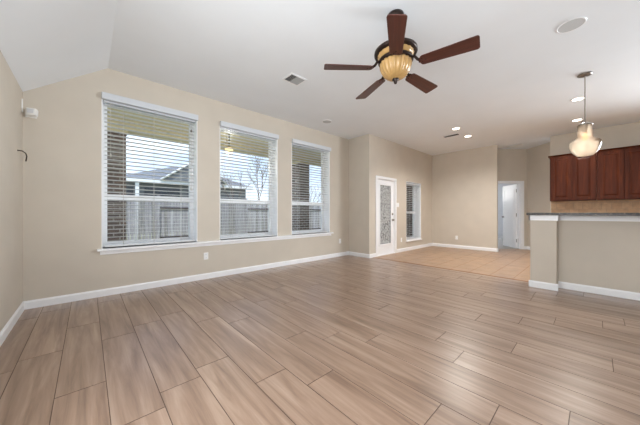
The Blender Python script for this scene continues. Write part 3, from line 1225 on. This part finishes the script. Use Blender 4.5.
t = thing('porch_lamp', 'small porch lamp hanging under the porch ceiling outside the middle window', 'lamp', (2.35, 5.6, 3.0))
mb = MB()
mb.lathe([(0, 0), (.06, 0), (.06, -.02), (.012, -.03), (.012, -.38), (.05, -.40), (.05, -.415), (0, -.415)], n=20)
mb.build('stem', M_bronze, t)
mb = MB()
mb.lathe([(.05, -.41), (.085, -.44), (.09, -.50), (.06, -.54), (0, -.55)], n=24)
mb.build('glass_shade', emit('porch_lamp_glow', (255, 226, 170), 1.1), t)

light('porch_lamp_light', 'POINT', (2.35, 5.6, 2.25), (0, 0, -1), 14, (1.0, .95, .85), shadow_soft_size=.09)

# fence
YF = 12.0
fence = thing('wooden_fence', 'weathered grey board fence across the back yard', 'fence', (0, YF, -.12))
rf = random.Random(11)
xa = -5.5
seg = 1.9
i = 0
while xa < 22:
    mb = MB()
    railside = (i % 2 == 0)
    x = xa
    while x < xa + seg - .02:
        w = .10
        top = 1.9 + rf.uniform(-.012, .012)
        yo = 0.0 if railside else -.05
        mb.box(x, min(x + w, xa + seg), yo, yo + .018, 0.02, top, mi=rf.choice((0, 0, 1, 2)))
        x += w + .012
    mb.build('board_panel', [M_fence, M_fence_light, M_fence_dark], fence)
    if railside:
        for zz in (.22, 1.42):
            mb = MB()
            mb.box(xa, xa + seg, -.045, 0, zz - .045, zz + .045)
            mb.build('rail', M_fencerail, fence)
    mb = MB()
    mb.box(xa + seg - .05, xa + seg + .05, -.1, 0, 0, 1.95)
    mb.build('post', M_fence, fence)
    xa += seg
    i += 1

# neighbour's house
nh = thing('neighbour_house', 'grey house with hipped roof beyond the fence', 'house', (0, 0, -.12))
mb = MB()
mb.box(1.2, 9.0, 18.3, 26, 0, 3.1)
wl_ = mb.build('wall', M_siding, nh)
for x0, x1, z0, z1 in ((2.5, 4.4, 1.75, 2.75), (4.9, 7.0, 1.75, 2.75), (1.35, 1.95, 1.75, 2.75)):
    mb = MB()
    mb.box(x0, x1, 18.24, 18.3, z0, z1)
    mb.build('house_window', M_housewin, wl_)
mb = MB()
ez, rz_ = 3.2, 4.85
E_ = [(1.0, 17.8, ez), (9.3, 17.8, ez), (9.3, 26.4, ez), (1.0, 26.4, ez)]
Rg = [(5.0, 22.0, rz_), (6.4, 22.0, rz_)]
mb.face([E_[0], E_[1], Rg[1], Rg[0]])
mb.face([E_[1], E_[2], Rg[1]])
mb.face([E_[2], E_[3], Rg[0], Rg[1]])
mb.face([E_[3], E_[0], Rg[0]])
mb.face(E_[::-1])
# front gable
G = [(3.2, 17.5, ez + .02), (7.2, 17.5, ez + .02), (5.3, 17.5, 4.75)]
Gb = (5.3, 21.6, 4.75)
mb.face([G[0], G[2], Gb, (3.2, 18.5, ez + .1)])
mb.face([G[1], (7.2, 18.5, ez + .1), Gb, G[2]])
bmesh.ops.recalc_face_normals(mb.bm, faces=mb.bm.faces[:])
mb.build('roof', M_shingle, nh)
mb = MB()
mb.face([(3.3, 17.58, ez), (7.1, 17.58, ez), (5.3, 17.58, 4.7)])
mb.build('gable_wall', M_siding, nh)
mb = MB()
mb.box(1.0, 9.3, 17.7, 17.8, ez - .16, ez + .03)
for a, b_ in ((G[0], G[2]), (G[1], G[2])):
    mb.tube([Vector(a) + Vector((0, -.02, 0)), Vector(b_) + Vector((0, -.02, 0))], .07, 4)
mb.build('fascia', M_trim, nh)
for x in (2.1, 6.2):
    mb = MB()
    mb.box(x - .09, x + .09, 17.85, 18.0, 0, 3.1)
    mb.build('downspout', M_trim, nh)


def tree(x, y, h, seed, label, spread=.5):
    t = thing('bare_tree', label, 'tree', (x, y, -.12), 0, 'bare trees behind the fence')
    rt = random.Random(seed)
    tr, tw = MB(), MB()

    def grow(p, d, ln, r, depth):
        mid = p + d * ln * .5 + Vector((rt.uniform(-1, 1), rt.uniform(-1, 1), 0)) * ln * .05
        e_ = p + d * ln
        (tr if depth < 1 else tw).tube([p, mid, e_], r, 5, r * .62)
        if depth >= 5:
            return
        for _ in range(3 if depth < 4 else 2):
            nd = (d + Vector((rt.uniform(-1, 1), rt.uniform(-1, 1), rt.uniform(-.2, .8))) * spread).normalized()
            grow(e_ - d * ln * rt.uniform(0, .25), nd, ln * rt.uniform(.6, .82), r * .58, depth + 1)
    grow(Vector((0, 0, 0)), Vector((0, 0, 1)), h * .33, h * .011, 0)
    tr.build('trunk', M_bark, t)
    tw.build('branches', M_bark, t)


tree(8.9, 16.2, 6.2, 5, 'leafless tree spreading above the fence in the middle window', .6)
tree(6.9, 15.2, 4.6, 8, 'smaller leafless tree left of the spreading one in the middle window', .65)
tree(16.5, 19.0, 5.0, 12, 'leafless tree far right behind the fence', .6)
